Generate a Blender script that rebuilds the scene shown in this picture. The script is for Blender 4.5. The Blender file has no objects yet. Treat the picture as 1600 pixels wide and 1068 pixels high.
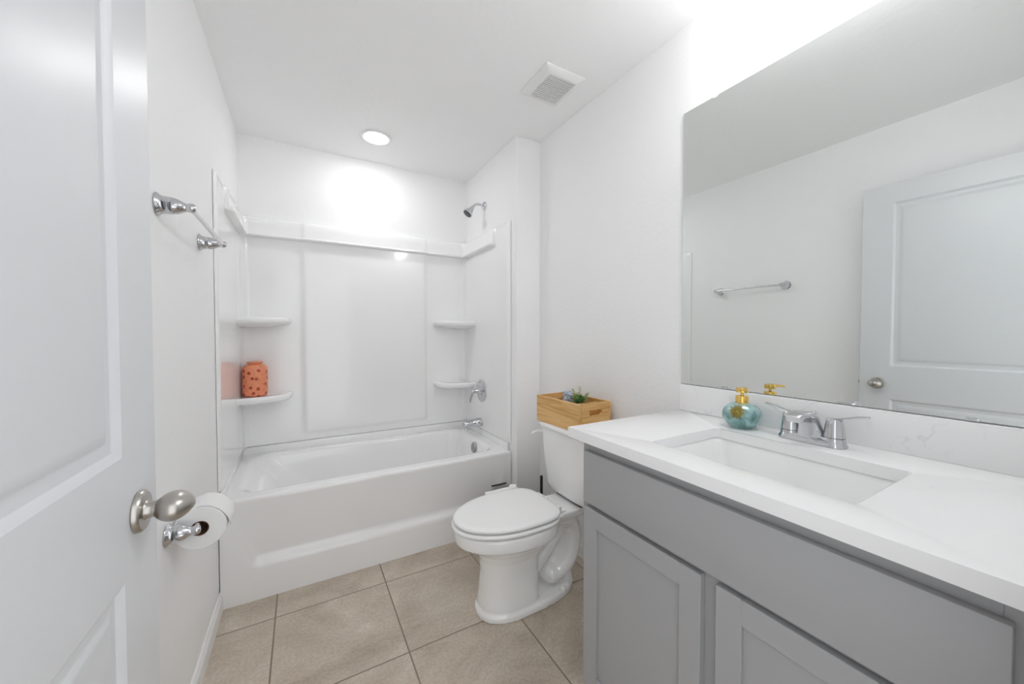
import bpy, bmesh, math, random
from mathutils import Vector, Matrix
PI = math.pi
rnd = random.Random(7)

# ------------------------------------------------------------------ camera, world, exposure
CAM = (0.3286, 0.0, 1.2295)
sc = bpy.context.scene
COL = sc.collection
cd = bpy.data.cameras.new('camera')
cam = bpy.data.objects.new('camera', cd)
COL.objects.link(cam)
cam.location = CAM
cam.rotation_euler = (math.radians(90 - 1.2941), 0, math.radians(-29.6765))
cd.sensor_width = 36.0
cd.lens = 577.4 / 1600 * 36.0
cd.clip_start = 0.01
sc.camera = cam

wd = bpy.data.worlds.new('world')
sc.world = wd
wd.use_nodes = True
wd.node_tree.nodes['Background'].inputs[0].default_value = (0.95, 0.975, 1.0, 1)
wd.node_tree.nodes['Background'].inputs[1].default_value = 1.65      # even ambient fill, added to brighten the room through the doorway

sc.view_settings.view_transform = 'Standard'
sc.view_settings.look = 'None'
sc.view_settings.exposure = 0.0
sc.view_settings.gamma = 1.0
sc.view_settings.use_curve_mapping = False
sc.cycles.max_bounces = 14
sc.cycles.diffuse_bounces = 10
sc.cycles.glossy_bounces = 6
sc.cycles.use_denoising = True
sc.cycles.sample_clamp_indirect = 8.0
LENS_E = 72.0       # glow of the recessed light over the tub
VANITY_E = 35.0      # glow of the vanity light's glass shades

# ------------------------------------------------------------------ room numbers (metres)
H = 2.4407           # ceiling
D = 2.7864           # back wall
S = 1.488            # alcove right side
W = 1.9747           # front of the wing wall
R = 1.661            # right wall
T = 2.043            # front of the tub
F0 = 0.03            # inside face of the front (door) wall
CZ = 0.9267          # counter top
CF = 1.0785          # counter front
VL = 0.950           # counter left end
TY = 1.455           # toilet centre line


# ------------------------------------------------------------------ materials
def mat(name, color, rough=0.5, metal=0.0, spec=0.5, coat=0.0, bump=None, emit=None, trans=0.0):
    m = bpy.data.materials.new(name)
    m.use_nodes = True
    nt = m.node_tree
    b = nt.nodes['Principled BSDF']
    b.inputs['Base Color'].default_value = (*color, 1)
    b.inputs['Roughness'].default_value = rough
    b.inputs['Metallic'].default_value = metal
    b.inputs['Specular IOR Level'].default_value = spec
    b.inputs['Coat Weight'].default_value = coat
    b.inputs['Coat Roughness'].default_value = 0.05
    b.inputs['Transmission Weight'].default_value = trans
    if bump:
        sc_, st, dist = bump
        tc = nt.nodes.new('ShaderNodeTexCoord')
        n = nt.nodes.new('ShaderNodeTexNoise')
        n.inputs['Scale'].default_value = sc_
        n.inputs['Detail'].default_value = 4
        nt.links.new(tc.outputs['Object'], n.inputs['Vector'])
        bp = nt.nodes.new('ShaderNodeBump')
        bp.inputs['Strength'].default_value = st
        bp.inputs['Distance'].default_value = dist
        nt.links.new(n.outputs['Fac'], bp.inputs['Height'])
        nt.links.new(bp.outputs['Normal'], b.inputs['Normal'])
    if emit:
        b.inputs['Emission Color'].default_value = (*emit[0], 1)
        b.inputs['Emission Strength'].default_value = emit[1]
    return m


def nodes(m):
    return m.node_tree.nodes, m.node_tree.links, m.node_tree.nodes['Principled BSDF']


def ramp(N, stops):
    r = N.new('ShaderNodeValToRGB')
    cr = r.color_ramp
    while len(cr.elements) > 1:
        cr.elements.remove(cr.elements[-1])
    cr.elements[0].position = stops[0][0]
    cr.elements[0].color = (*stops[0][1], 1)
    for p, c in stops[1:]:
        e = cr.elements.new(p)
        e.color = (*c, 1)
    return r


M = {}
M['wall'] = mat('wall_paint', (0.90, 0.90, 0.903), 0.55, spec=0.3, bump=(60, 0.22, 0.004))
M['ceiling'] = mat('ceiling_paint', (0.92, 0.92, 0.92), 0.8, spec=0.2, bump=(28, 0.25, 0.006))
M['trim'] = mat('trim_paint', (0.84, 0.84, 0.84), 0.3)
M['door'] = mat('door_paint', (0.69, 0.702, 0.72), 0.35, bump=(18, 0.03, 0.002))
M['acrylic'] = mat('tub_acrylic', (0.90, 0.90, 0.90), 0.12, coat=0.3)
M['porcelain'] = mat('porcelain', (0.90, 0.90, 0.895), 0.06, coat=0.4)
M['seat'] = mat('seat_plastic', (0.90, 0.90, 0.895), 0.13)
M['chrome'] = mat('chrome', (0.64, 0.645, 0.665), 0.06, 1.0)
M['nickel'] = mat('satin_nickel', (0.50, 0.475, 0.44), 0.28, 1.0)
M['gold'] = mat('gold', (0.86, 0.58, 0.16), 0.18, 1.0)
M['mirror'] = mat('mirror_silver', (0.83, 0.855, 0.84), 0.004, 1.0)
M['mirror_edge'] = mat('mirror_edge', (0.10, 0.115, 0.11), 0.2)
M['clip'] = mat('clear_clip', (0.85, 0.86, 0.86), 0.08, coat=0.5)
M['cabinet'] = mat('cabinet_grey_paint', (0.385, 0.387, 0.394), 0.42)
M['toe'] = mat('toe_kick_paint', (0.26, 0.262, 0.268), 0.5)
M['black'] = mat('black_plastic', (0.012, 0.012, 0.012), 0.35)
M['steel'] = mat('brushed_steel', (0.42, 0.42, 0.42), 0.32, 1.0)
M['paper'] = mat('tissue_paper', (0.86, 0.86, 0.855), 0.95, spec=0.1, bump=(160, 0.15, 0.001))
M['core'] = mat('cardboard', (0.20, 0.10, 0.06), 0.9)
M['rubber'] = mat('nozzle_rubber', (0.10, 0.105, 0.10), 0.5)
M['vent'] = mat('vent_plastic', (0.84, 0.84, 0.83), 0.4)
M['vent_dark'] = mat('vent_slot_dark', (0.07, 0.07, 0.07), 0.7)
M['lens'] = mat('light_lens', (0.9, 0.9, 0.9), 0.4, emit=((0.985, 0.99, 1.0), LENS_E))
M['shade'] = mat('frosted_shade', (0.9, 0.9, 0.9), 0.4, emit=((0.985, 0.99, 1.0), VANITY_E))
M['leaf'] = mat('leaf_green', (0.30, 0.44, 0.20), 0.5)
M['leaf_dark'] = mat('leaf_deep_green', (0.07, 0.32, 0.07), 0.5)
M['stem'] = mat('stem_green', (0.16, 0.22, 0.08), 0.6)
M['pot'] = mat('pot_brown', (0.16, 0.10, 0.05), 0.7)
M['tassel'] = mat('dried_gold', (0.36, 0.29, 0.07), 0.55, 0.35)

# quartz: white with faint grey veins
m = M['quartz'] = mat('white_quartz', (0.88, 0.88, 0.88), 0.14)
N, L, B = nodes(m)
tc = N.new('ShaderNodeTexCoord')
n1 = N.new('ShaderNodeTexNoise'); n1.inputs['Scale'].default_value = 3.2; n1.inputs['Detail'].default_value = 7; n1.inputs['Distortion'].default_value = 1.6
L.new(tc.outputs['Object'], n1.inputs['Vector'])
r1 = ramp(N, [(0.485, (0.885, 0.885, 0.885)), (0.50, (0.83, 0.83, 0.835)), (0.512, (0.885, 0.885, 0.885))])
L.new(n1.outputs['Fac'], r1.inputs['Fac'])
n2 = N.new('ShaderNodeTexNoise'); n2.inputs['Scale'].default_value = 7; n2.inputs['Detail'].default_value = 3
L.new(tc.outputs['Object'], n2.inputs['Vector'])
r2 = ramp(N, [(0.56, (0, 0, 0)), (0.68, (1, 1, 1))])
L.new(n2.outputs['Fac'], r2.inputs['Fac'])
mx = N.new('ShaderNodeMix'); mx.data_type = 'RGBA'
mx.inputs['A'].default_value = (0.885, 0.885, 0.885, 1)
L.new(r2.outputs['Color'], mx.inputs['Factor']); L.new(r1.outputs['Color'], mx.inputs['B'])
L.new(mx.outputs['Result'], B.inputs['Base Color'])

# backsplash quartz: the same stone with more grey veins
m = M['quartz_veined'] = mat('veined_quartz', (0.88, 0.88, 0.88), 0.14)
N, L, B = nodes(m)
tc = N.new('ShaderNodeTexCoord')
n1 = N.new('ShaderNodeTexNoise'); n1.inputs['Scale'].default_value = 5.5; n1.inputs['Detail'].default_value = 7; n1.inputs['Distortion'].default_value = 0.9
L.new(tc.outputs['Object'], n1.inputs['Vector'])
r1 = ramp(N, [(0.485, (0.885, 0.885, 0.885)), (0.50, (0.74, 0.74, 0.75)), (0.512, (0.885, 0.885, 0.885))])
L.new(n1.outputs['Fac'], r1.inputs['Fac'])
n2 = N.new('ShaderNodeTexNoise'); n2.inputs['Scale'].default_value = 7; n2.inputs['Detail'].default_value = 3
L.new(tc.outputs['Object'], n2.inputs['Vector'])
r2 = ramp(N, [(0.50, (0, 0, 0)), (0.64, (1, 1, 1))])
L.new(n2.outputs['Fac'], r2.inputs['Fac'])
mx = N.new('ShaderNodeMix'); mx.data_type = 'RGBA'
mx.inputs['A'].default_value = (0.885, 0.885, 0.885, 1)
L.new(r2.outputs['Color'], mx.inputs['Factor']); L.new(r1.outputs['Color'], mx.inputs['B'])
L.new(mx.outputs['Result'], B.inputs['Base Color'])

# floor: large taupe stone-look tiles on a straight grid
m = M['floor'] = mat('floor_tile', (0.4, 0.33, 0.26), 0.42)
N, L, B = nodes(m)
tc = N.new('ShaderNodeTexCoord')
mp = N.new('ShaderNodeMapping')
mp.inputs['Location'].default_value = (-0.217 + 0.461 * 4, -0.952 + 0.461 * 4, 0)
L.new(tc.outputs['Object'], mp.inputs['Vector'])
br = N.new('ShaderNodeTexBrick')
br.offset = 0.0; br.squash = 1.0
br.inputs['Scale'].default_value = 1.0
br.inputs['Brick Width'].default_value = 0.461
br.inputs['Row Height'].default_value = 0.461
br.inputs['Mortar Size'].default_value = 0.0032
br.inputs['Mortar Smooth'].default_value = 0.3
br.inputs['Color1'].default_value = (0, 0, 0, 1); br.inputs['Color2'].default_value = (1, 1, 1, 1); br.inputs['Mortar'].default_value = (0.5, 0.5, 0.5, 1)
L.new(mp.outputs['Vector'], br.inputs['Vector'])
# shift the stone pattern per tile
off = N.new('ShaderNodeVectorMath'); off.operation = 'MULTIPLY_ADD'
off.inputs[1].default_value = (9.0, 5.0, 3.0)
L.new(br.outputs['Color'], off.inputs[0]); L.new(tc.outputs['Object'], off.inputs[2])
mp2 = N.new('ShaderNodeMapping'); mp2.inputs['Rotation'].default_value = (0, 0, math.radians(-38)); mp2.inputs['Scale'].default_value = (1.0, 1.5, 1.0)
L.new(off.outputs['Vector'], mp2.inputs['Vector'])
na = N.new('ShaderNodeTexNoise'); na.inputs['Scale'].default_value = 3.2; na.inputs['Detail'].default_value = 9; na.inputs['Roughness'].default_value = 0.62; na.inputs['Distortion'].default_value = 0.7
L.new(mp2.outputs['Vector'], na.inputs['Vector'])
ra = ramp(N, [(0.30, (0.42, 0.35, 0.272)), (0.46, (0.525, 0.448, 0.36)), (0.56, (0.575, 0.497, 0.405)), (0.72, (0.66, 0.585, 0.49))])
L.new(na.outputs['Fac'], ra.inputs['Fac'])
nb = N.new('ShaderNodeTexNoise'); nb.inputs['Scale'].default_value = 85; nb.inputs['Detail'].default_value = 4
L.new(tc.outputs['Object'], nb.inputs['Vector'])
rb = ramp(N, [(0.3, (0.86, 0.86, 0.86)), (0.7, (1.1, 1.1, 1.1))])
L.new(nb.outputs['Fac'], rb.inputs['Fac'])
mm = N.new('ShaderNodeMix'); mm.data_type = 'RGBA'; mm.blend_type = 'MULTIPLY'; mm.inputs['Factor'].default_value = 1
L.new(ra.outputs['Color'], mm.inputs['A']); L.new(rb.outputs['Color'], mm.inputs['B'])
mg = N.new('ShaderNodeMix'); mg.data_type = 'RGBA'; mg.inputs['B'].default_value = (0.25, 0.19, 0.14, 1)
L.new(br.outputs['Fac'], mg.inputs['Factor']); L.new(mm.outputs['Result'], mg.inputs['A'])
L.new(mg.outputs['Result'], B.inputs['Base Color'])
inv = N.new('ShaderNodeMath'); inv.operation = 'MULTIPLY_ADD'; inv.inputs[1].default_value = -1.0
L.new(br.outputs['Fac'], inv.inputs[0])
sm = N.new('ShaderNodeMath'); sm.operation = 'MULTIPLY'; sm.inputs[1].default_value = 0.12
L.new(nb.outputs['Fac'], sm.inputs[0]); L.new(sm.outputs[0], inv.inputs[2])
bp = N.new('ShaderNodeBump'); bp.inputs['Strength'].default_value = 0.5; bp.inputs['Distance'].default_value = 0.002
L.new(inv.outputs[0], bp.inputs['Height']); L.new(bp.outputs['Normal'], B.inputs['Normal'])

# pine / bamboo wood
def wood(name, c0, c1, c2, scl=(16, 1.1, 16)):
    m = mat(name, c1, 0.38)
    N, L, B = nodes(m)
    tc = N.new('ShaderNodeTexCoord')
    mp = N.new('ShaderNodeMapping'); mp.inputs['Scale'].default_value = scl
    L.new(tc.outputs['Object'], mp.inputs['Vector'])
    w = N.new('ShaderNodeTexNoise'); w.inputs['Scale'].default_value = 2.0; w.inputs['Detail'].default_value = 2; w.inputs['Distortion'].default_value = 0.35
    L.new(mp.outputs['Vector'], w.inputs['Vector'])
    wv = N.new('ShaderNodeMath'); wv.operation = 'MULTIPLY'; wv.inputs[1].default_value = 7.0
    L.new(w.outputs['Fac'], wv.inputs[0])
    fr = N.new('ShaderNodeMath'); fr.operation = 'PINGPONG'; fr.inputs[1].default_value = 1.0
    L.new(wv.outputs[0], fr.inputs[0])
    r = ramp(N, [(0.0, c0), (0.35, c1), (1.0, c2)])
    L.new(fr.outputs[0], r.inputs['Fac'])
    L.new(r.outputs['Color'], B.inputs['Base Color'])
    return m
M['wood'] = wood('pine_wood', (0.56, 0.30, 0.085), (0.70, 0.405, 0.145), (0.78, 0.50, 0.21))
M['wood_end'] = wood('pine_wood_end', (0.56, 0.30, 0.085), (0.68, 0.39, 0.14), (0.76, 0.48, 0.20), scl=(1.1, 16, 16))

# orange jar with small red flowers and sketchy leaves
m = M['jar'] = mat('orange_jar_glaze', (0.8, 0.3, 0.15), 0.3)
N, L, B = nodes(m)
tc = N.new('ShaderNodeTexCoord')
sx = N.new('ShaderNodeSeparateXYZ'); L.new(tc.outputs['Object'], sx.inputs[0])
at = N.new('ShaderNodeMath'); at.operation = 'ARCTAN2'
L.new(sx.outputs['Y'], at.inputs[0]); L.new(sx.outputs['X'], at.inputs[1])
au = N.new('ShaderNodeMath'); au.operation = 'MULTIPLY'; au.inputs[1].default_value = 0.065
L.new(at.outputs[0], au.inputs[0])
cx = N.new('ShaderNodeCombineXYZ'); L.new(au.outputs[0], cx.inputs[0]); L.new(sx.outputs['Z'], cx.inputs[1])
v = N.new('ShaderNodeTexVoronoi'); v.voronoi_dimensions = '2D'; v.inputs['Scale'].default_value = 22; v.inputs['Randomness'].default_value = 0.7
L.new(cx.outputs[0], v.inputs['Vector'])
r = ramp(N, [(0.0, (0.55, 0.10, 0.06)), (0.06, (0.60, 0.14, 0.08)), (0.09, (0.33, 0.015, 0.012)), (0.17, (0.42, 0.03, 0.02)), (0.215, (0.82, 0.29, 0.15))])
L.new(v.outputs['Distance'], r.inputs['Fac'])
n = N.new('ShaderNodeTexNoise'); n.inputs['Scale'].default_value = 45; n.inputs['Detail'].default_value = 3; n.inputs['Distortion'].default_value = 2
L.new(tc.outputs['Object'], n.inputs['Vector'])
r2 = ramp(N, [(0.36, (0.62, 0.55, 0.40)), (0.45, (1, 1, 1))])
L.new(n.outputs['Fac'], r2.inputs['Fac'])
mx = N.new('ShaderNodeMix'); mx.data_type = 'RGBA'; mx.blend_type = 'MULTIPLY'; mx.inputs['Factor'].default_value = 0.8
L.new(r.outputs['Color'], mx.inputs['A']); L.new(r2.outputs['Color'], mx.inputs['B'])
L.new(mx.outputs['Result'], B.inputs['Base Color'])

# teal crackle glass
m = M['teal'] = mat('teal_crackle_glass', (0.12, 0.3, 0.3), 0.07, coat=0.8)
N, L, B = nodes(m)
B.inputs['Metallic'].default_value = 0.35
tc = N.new('ShaderNodeTexCoord')
n = N.new('ShaderNodeTexNoise'); n.inputs['Scale'].default_value = 26; n.inputs['Detail'].default_value = 5; n.inputs['Distortion'].default_value = 1
L.new(tc.outputs['Object'], n.inputs['Vector'])
r = ramp(N, [(0.30, (0.10, 0.24, 0.23)), (0.46, (0.24, 0.43, 0.42)), (0.60, (0.38, 0.58, 0.61)), (0.75, (0.48, 0.60, 0.54))])
L.new(n.outputs['Fac'], r.inputs['Fac'])
v = N.new('ShaderNodeTexVoronoi'); v.feature = 'DISTANCE_TO_EDGE'; v.inputs['Scale'].default_value = 60
L.new(tc.outputs['Object'], v.inputs['Vector'])
r2 = ramp(N, [(0.0, (0.62, 0.72, 0.66)), (0.05, (1, 1, 1))])
L.new(v.outputs['Distance'], r2.inputs['Fac'])
mx = N.new('ShaderNodeMix'); mx.data_type = 'RGBA'; mx.blend_type = 'MULTIPLY'; mx.inputs['Factor'].default_value = 0.7
L.new(r.outputs['Color'], mx.inputs['A']); L.new(r2.outputs['Color'], mx.inputs['B'])
L.new(mx.outputs['Result'], B.inputs['Base Color'])

# pale blue and white striped cloth
m = M['cloth'] = mat('pale_blue_cloth', (0.6, 0.66, 0.76), 0.7)
N, L, B = nodes(m)
tc = N.new('ShaderNodeTexCoord')
wv = N.new('ShaderNodeTexWave'); wv.inputs['Scale'].default_value = 17; wv.inputs['Distortion'].default_value = 1.0; wv.bands_direction = 'DIAGONAL'
L.new(tc.outputs['Object'], wv.inputs['Vector'])
r = ramp(N, [(0.05, (0.55, 0.64, 0.78)), (0.16, (0.78, 0.84, 0.93)), (0.3, (0.92, 0.94, 0.97))])
L.new(wv.outputs['Fac'], r.inputs['Fac']); L.new(r.outputs['Color'], B.inputs['Base Color'])

# ------------------------------------------------------------------ object helpers
def root_of(o):
    while o.parent:
        o = o.parent
    return o


def finish(name, bm, mt, parent=None, local=False, smooth=38, normals=True):
    if normals:
        bmesh.ops.recalc_face_normals(bm, faces=bm.faces)
    me = bpy.data.meshes.new(name)
    if parent is not None and not local:
        bmesh.ops.translate(bm, vec=-root_of(parent).location, verts=bm.verts)
    for f in bm.faces:
        f.smooth = smooth > 0
    bm.to_mesh(me)
    bm.free()
    if smooth > 0:
        me.set_sharp_from_angle(angle=math.radians(smooth))
    for mm_ in (mt if isinstance(mt, (list, tuple)) else [mt]):
        me.materials.append(mm_)
    o = bpy.data.objects.new(name, me)
    COL.objects.link(o)
    if parent is not None:
        o.parent = parent
    return o


def thing(name, label, cat, loc, rotz=0.0, group=None):
    o = bpy.data.objects.new(name, None)
    o.empty_display_size = 0.05
    COL.objects.link(o)
    o.location = loc
    o.rotation_euler = (0, 0, rotz)
    o['label'] = label
    o['category'] = cat
    if group:
        o['group'] = group
    return o


def struct(name, bm, mt, smooth=0):
    o = finish(name, bm, mt, smooth=smooth)
    o['kind'] = 'structure'
    return o


def box(bm, x0, x1, y0, y1, z0, z1, bev=0.0, seg=2):
    vs = [bm.verts.new((x, y, z)) for z in (z0, z1) for y in (y0, y1) for x in (x0, x1)]
    fs = [(0, 1, 3, 2), (4, 6, 7, 5), (0, 4, 5, 1), (2, 3, 7, 6), (0, 2, 6, 4), (1, 5, 7, 3)]
    faces = [bm.faces.new([vs[i] for i in f]) for f in fs]
    if bev > 0:
        es = list({e for f in faces for e in f.edges})
        bmesh.ops.bevel(bm, geom=es, offset=bev, segments=seg, profile=0.5, affect='EDGES', clamp_overlap=True)
    return vs


def nbox(*a, **k):
    bm = bmesh.new()
    box(bm, *a, **k)
    return bm


def rrect(x0, x1, y0, y1, r, z, k=6, m=8):
    """counter-clockwise rounded rectangle; same count for every ring"""
    pts = []
    cs = [(x1 - r, y1 - r, 0), (x0 + r, y1 - r, PI / 2), (x0 + r, y0 + r, PI), (x1 - r, y0 + r, 1.5 * PI)]
    arcs = [[(cx + r * math.cos(a + PI / 2 * i / k), cy + r * math.sin(a + PI / 2 * i / k)) for i in range(k + 1)] for cx, cy, a in cs]
    for q in range(4):
        pts += arcs[q]
        p, n_ = arcs[q][-1], arcs[(q + 1) % 4][0]
        for i in range(1, m):
            t = i / m
            pts.append((p[0] + (n_[0] - p[0]) * t, p[1] + (n_[1] - p[1]) * t))
    return [Vector((x, y, z)) for x, y in pts]


def loft(bm, rings, cap0=True, cap1=True, closed=True):
    V = [[bm.verts.new(p) for p in r] for r in rings]
    n = len(V[0])
    for a, b in zip(V, V[1:]):
        for i in range(n if closed else n - 1):
            j = (i + 1) % n
            bm.faces.new((a[i], a[j], b[j], b[i]))
    if cap0:
        bm.faces.new(list(reversed(V[0])))
    if cap1:
        bm.faces.new(V[-1])
    return V


def frame_of(axis):
    ax = Vector(axis).normalized()
    u = Vector((0, 0, 1)) if abs(ax.z) < 0.9 else Vector((1, 0, 0))
    u = (u - ax * u.dot(ax)).normalized()
    return ax, u, ax.cross(u)


def lathe(bm, prof, origin, axis=(0, 0, 1), n=32, su=1.0, sv=1.0, cap0=True, cap1=True, radial=None):
    """prof: (radius, height along axis)"""
    ax, u, v = frame_of(axis)
    o = Vector(origin)
    rings = []
    for r, h in prof:
        ring = []
        for i in range(n):
            a = 2 * PI * i / n
            k = radial(a, h) if radial else 1.0
            ring.append(o + ax * h + u * (max(r, 1e-5) * k * su * math.cos(a)) + v * (max(r, 1e-5) * k * sv * math.sin(a)))
        rings.append(ring)
    loft(bm, rings, cap0, cap1)


def catmull(pts, k=6):
    P = [Vector(p) for p in pts]
    P = [P[0] * 2 - P[1]] + P + [P[-1] * 2 - P[-2]]
    out = []
    for i in range(1, len(P) - 2):
        a, b, c, d = P[i - 1:i + 3]
        for j in range(k):
            t = j / k
            out.append(0.5 * ((2 * b) + (c - a) * t + (2 * a - 5 * b + 4 * c - d) * t * t + (3 * b - a - 3 * c + d) * t ** 3))
    out.append(P[-2])
    return out


def tube(bm, pts, r, n=14, sn=1.0, cap=True, up=None):
    pts = [Vector(p) for p in pts]
    rad = r if isinstance(r, (list, tuple)) else [r] * len(pts)
    tang = []
    for i in range(len(pts)):
        a = pts[max(0, i - 1)]; b = pts[min(len(pts) - 1, i + 1)]
        tang.append((b - a).normalized())
    if up is None:
        u = frame_of(tang[0])[1]
    else:
        u = Vector(up)
    rings = []
    for i, p in enumerate(pts):
        t = tang[i]
        u = (u - t * u.dot(t)).normalized()
        v = t.cross(u)
        rings.append([p + u * rad[i] * math.cos(2 * PI * j / n) + v * rad[i] * sn * math.sin(2 * PI * j / n) for j in range(n)])
    loft(bm, rings, cap, cap)


def plate(bm, outer, holes, mapper, t0, t1):
    """flat plate with holes: 2-D loops filled, then given thickness; mapper(a, b, t) -> point"""
    loops = [outer] + holes
    tops = []
    for t in (t0, t1):
        es = []
        ring_v = []
        for lp in loops:
            vs = [bm.verts.new(mapper(a, b, t)) for a, b in lp]
            ring_v.append(vs)
            for i in range(len(vs)):
                es.append(bm.edges.new((vs[i], vs[(i + 1) % len(vs)])))
        bmesh.ops.triangle_fill(bm, edges=es, use_beauty=True, use_dissolve=False)
        tops.append(ring_v)
    for a, b in zip(*tops):
        n = len(a)
        for i in range(n):
            j = (i + 1) % n
            bm.faces.new((a[i], a[j], b[j], b[i]))


# ------------------------------------------------------------------ setting
WT = 0.12
struct('floor', nbox(-0.3, R + 0.3, -0.6, D + 0.2, -0.08, 0.0), M['floor'])
LX, LYC = 0.744, 2.425      # centre of the recessed light
bm = bmesh.new()
plate(bm, [(-0.12, -0.09), (R + 0.12, -0.09), (R + 0.12, D + 0.12), (-0.12, D + 0.12)],
      [[(LX + 0.070 * math.cos(2 * PI * i / 48), LYC + 0.070 * math.sin(2 * PI * i / 48)) for i in range(48)]], lambda a, b, t: (a, b, t), H, H + 0.1)
struct('ceiling', bm, M['ceiling'])
struct('wall_left', nbox(-WT, 0.0, -0.09, D + WT, 0.0, H), M['wall'])
struct('wall_back', nbox(0.0, R, D, D + WT, 0.0, H), M['wall'])
struct('wall_right', nbox(R, R + WT, -0.09, D + WT, 0.0, H), M['wall'])
bm = bmesh.new()
box(bm, S, R, W, D, 0.0, H, 0.004, 2)
struct('wall_alcove', bm, M['wall'])
bm = bmesh.new()   # front wall around the doorway the picture is taken from
box(bm, 0.0, 0.055, -0.09, F0, 0, H)
box(bm, 0.90, R, -0.09, F0, 0, H)
box(bm, 0.055, 0.90, -0.09, F0, 2.085, H)
struct('wall_front', bm, M['wall'])


def baseboard(name, p0, p1, nrm, h=0.083):
    """moulded baseboard from p0 to p1, standing out along nrm"""
    prof = [(0, 0), (0.013, 0), (0.013, h * .70), (0.0115, h * .74), (0.0115, h * .80), (0.008, h * .86), (0.0065, h * .95), (0.003, h), (0, h)]
    bm = bmesh.new()
    rings = []
    for p in (p0, p1):
        rings.append([Vector((p[0] + nrm[0] * d, p[1] + nrm[1] * d, z)) for d, z in prof])
    loft(bm, rings)
    return struct(name, bm, M['trim'], smooth=20)


baseboard('baseboard_left', (0, F0), (0, T - 0.001), (1, 0))
baseboard('baseboard_right', (R, VL - 0.035), (R, W - 0.014), (-1, 0))
baseboard('baseboard_alcove', (S, W), (R, W), (0, -1))

# ------------------------------------------------------------------ entry door, standing open along the left wall
def panelled_face(bm, yw, zh, panels, x, sgn):
    """one door face in the y-z plane at x, with moulded panels (y0, y1, z0, z1)"""
    def q(a, b, c, d):
        vs = [bm.verts.new(p) for p in (a, b, c, d)]
        bm.faces.new(vs)
    y0, y1 = panels[0][0], panels[0][1]
    zs = [0.0]
    for p in panels:
        zs += [p[2], p[3]]
    zs.append(zh)
    q((x, 0, 0), (x, y0, 0), (x, y0, zh), (x, 0, zh))
    q((x, y1, 0), (x, yw, 0), (x, yw, zh), (x, y1, zh))
    for i in range(0, len(zs), 2):
        q((x, y0, zs[i]), (x, y1, zs[i]), (x, y1, zs[i + 1]), (x, y0, zs[i + 1]))
    prof = [(0, 0), (0.004, -0.002), (0.010, -0.0085), (0.017, -0.0095), (0.024, -0.0095), (0.030, -0.007), (0.040, -0.003), (0.046, -0.0022)]
    for (a, b, c, d) in panels:
        rings = []
        for ins, dz in prof:
            xx = x + sgn * dz
            rings.append([Vector(p) for p in ((xx, a + ins, c + ins), (xx, b - ins, c + ins), (xx, b - ins, d - ins), (xx, a + ins, d - ins))])
        loft(bm, rings, cap0=False, cap1=True)


DW, DH = 0.815, 2.055
door = bpy.data.objects.new('door_1', None)
COL.objects.link(door)
door.location = (0.082, 0.066, 0.012)
door.rotation_euler = (0, 0, math.radians(-1.3))
door['kind'] = 'structure'
door['label'] = 'white two-panel door standing open along the left wall'
door['category'] = 'door'
bm = bmesh.new()
pan = [(0.125, DW - 0.128, 0.21, 0.848), (0.125, DW - 0.128, 1.035, DH - 0.105)]
panelled_face(bm, DW, DH, pan, 0.0, 1)
panelled_face(bm, DW, DH, pan, -0.035, -1)
for quad in (((0, 0, 0), (-.035, 0, 0), (-.035, 0, DH), (0, 0, DH)), ((0, DW, 0), (-.035, DW, 0), (-.035, DW, DH), (0, DW, DH)),
             ((0, 0, 0), (-.035, 0, 0), (-.035, DW, 0), (0, DW, 0)), ((0, 0, DH), (-.035, 0, DH), (-.035, DW, DH), (0, DW, DH))):
    bm.faces.new([bm.verts.new(p) for p in quad])
bmesh.ops.remove_doubles(bm, verts=bm.verts, dist=1e-5)
finish('door_slab', bm, M['door'], door, local=True, smooth=25)
KY, KZ = DW - 0.078, 0.934
bm = bmesh.new()
lathe(bm, [(0.0, 0), (0.0315, 0), (0.033, 0.002), (0.0325, 0.006), (0.029, 0.0095), (0.0, 0.0105)], (0, KY, KZ), (1, 0, 0), 40, cap0=False, cap1=False)
ros = finish('rosette', bm, M['nickel'], door, local=True)
bm = bmesh.new()
lathe(bm, [(0.017, 0.008), (0.0135, 0.012), (0.0125, 0.02), (0.0135, 0.0245), (0.0125, 0.027)], (0, KY, KZ), (1, 0, 0), 32)
finish('neck', bm, M['nickel'], door, local=True)
bm = bmesh.new()   # egg-shaped knob
prof = []
for i in range(0, 25):
    t = i / 24
    h = 0.024 + 0.048 * t
    r = 0.0265 * math.sin(PI * min(1, t * 0.86 + 0.14)) ** 0.62
    prof.append((r, h))
lathe(bm, prof, (0, KY, KZ), (1, 0, 0), 36, su=0.86, sv=1.22)
finish('door_knob', bm, M['nickel'], door, local=True)
bm = bmesh.new()
box(bm, -0.029, -0.006, DW - 0.001, DW + 0.0015, KZ - 0.028, KZ + 0.028, 0.0006, 1)
box(bm, -0.024, -0.011, DW + 0.001, DW + 0.010, KZ - 0.008, KZ + 0.008, 0.002, 2)
finish('latch_plate', bm, M['nickel'], door, local=True)
for zz in (0.2, 1.02, 1.83):
    bm = bmesh.new()
    lathe(bm, [(0.006, -0.045), (0.006, 0.045)], (0.006, -0.004, zz), (0, 0, 1), 16)
    finish('hinge', bm, M['nickel'], door, local=True)

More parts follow.
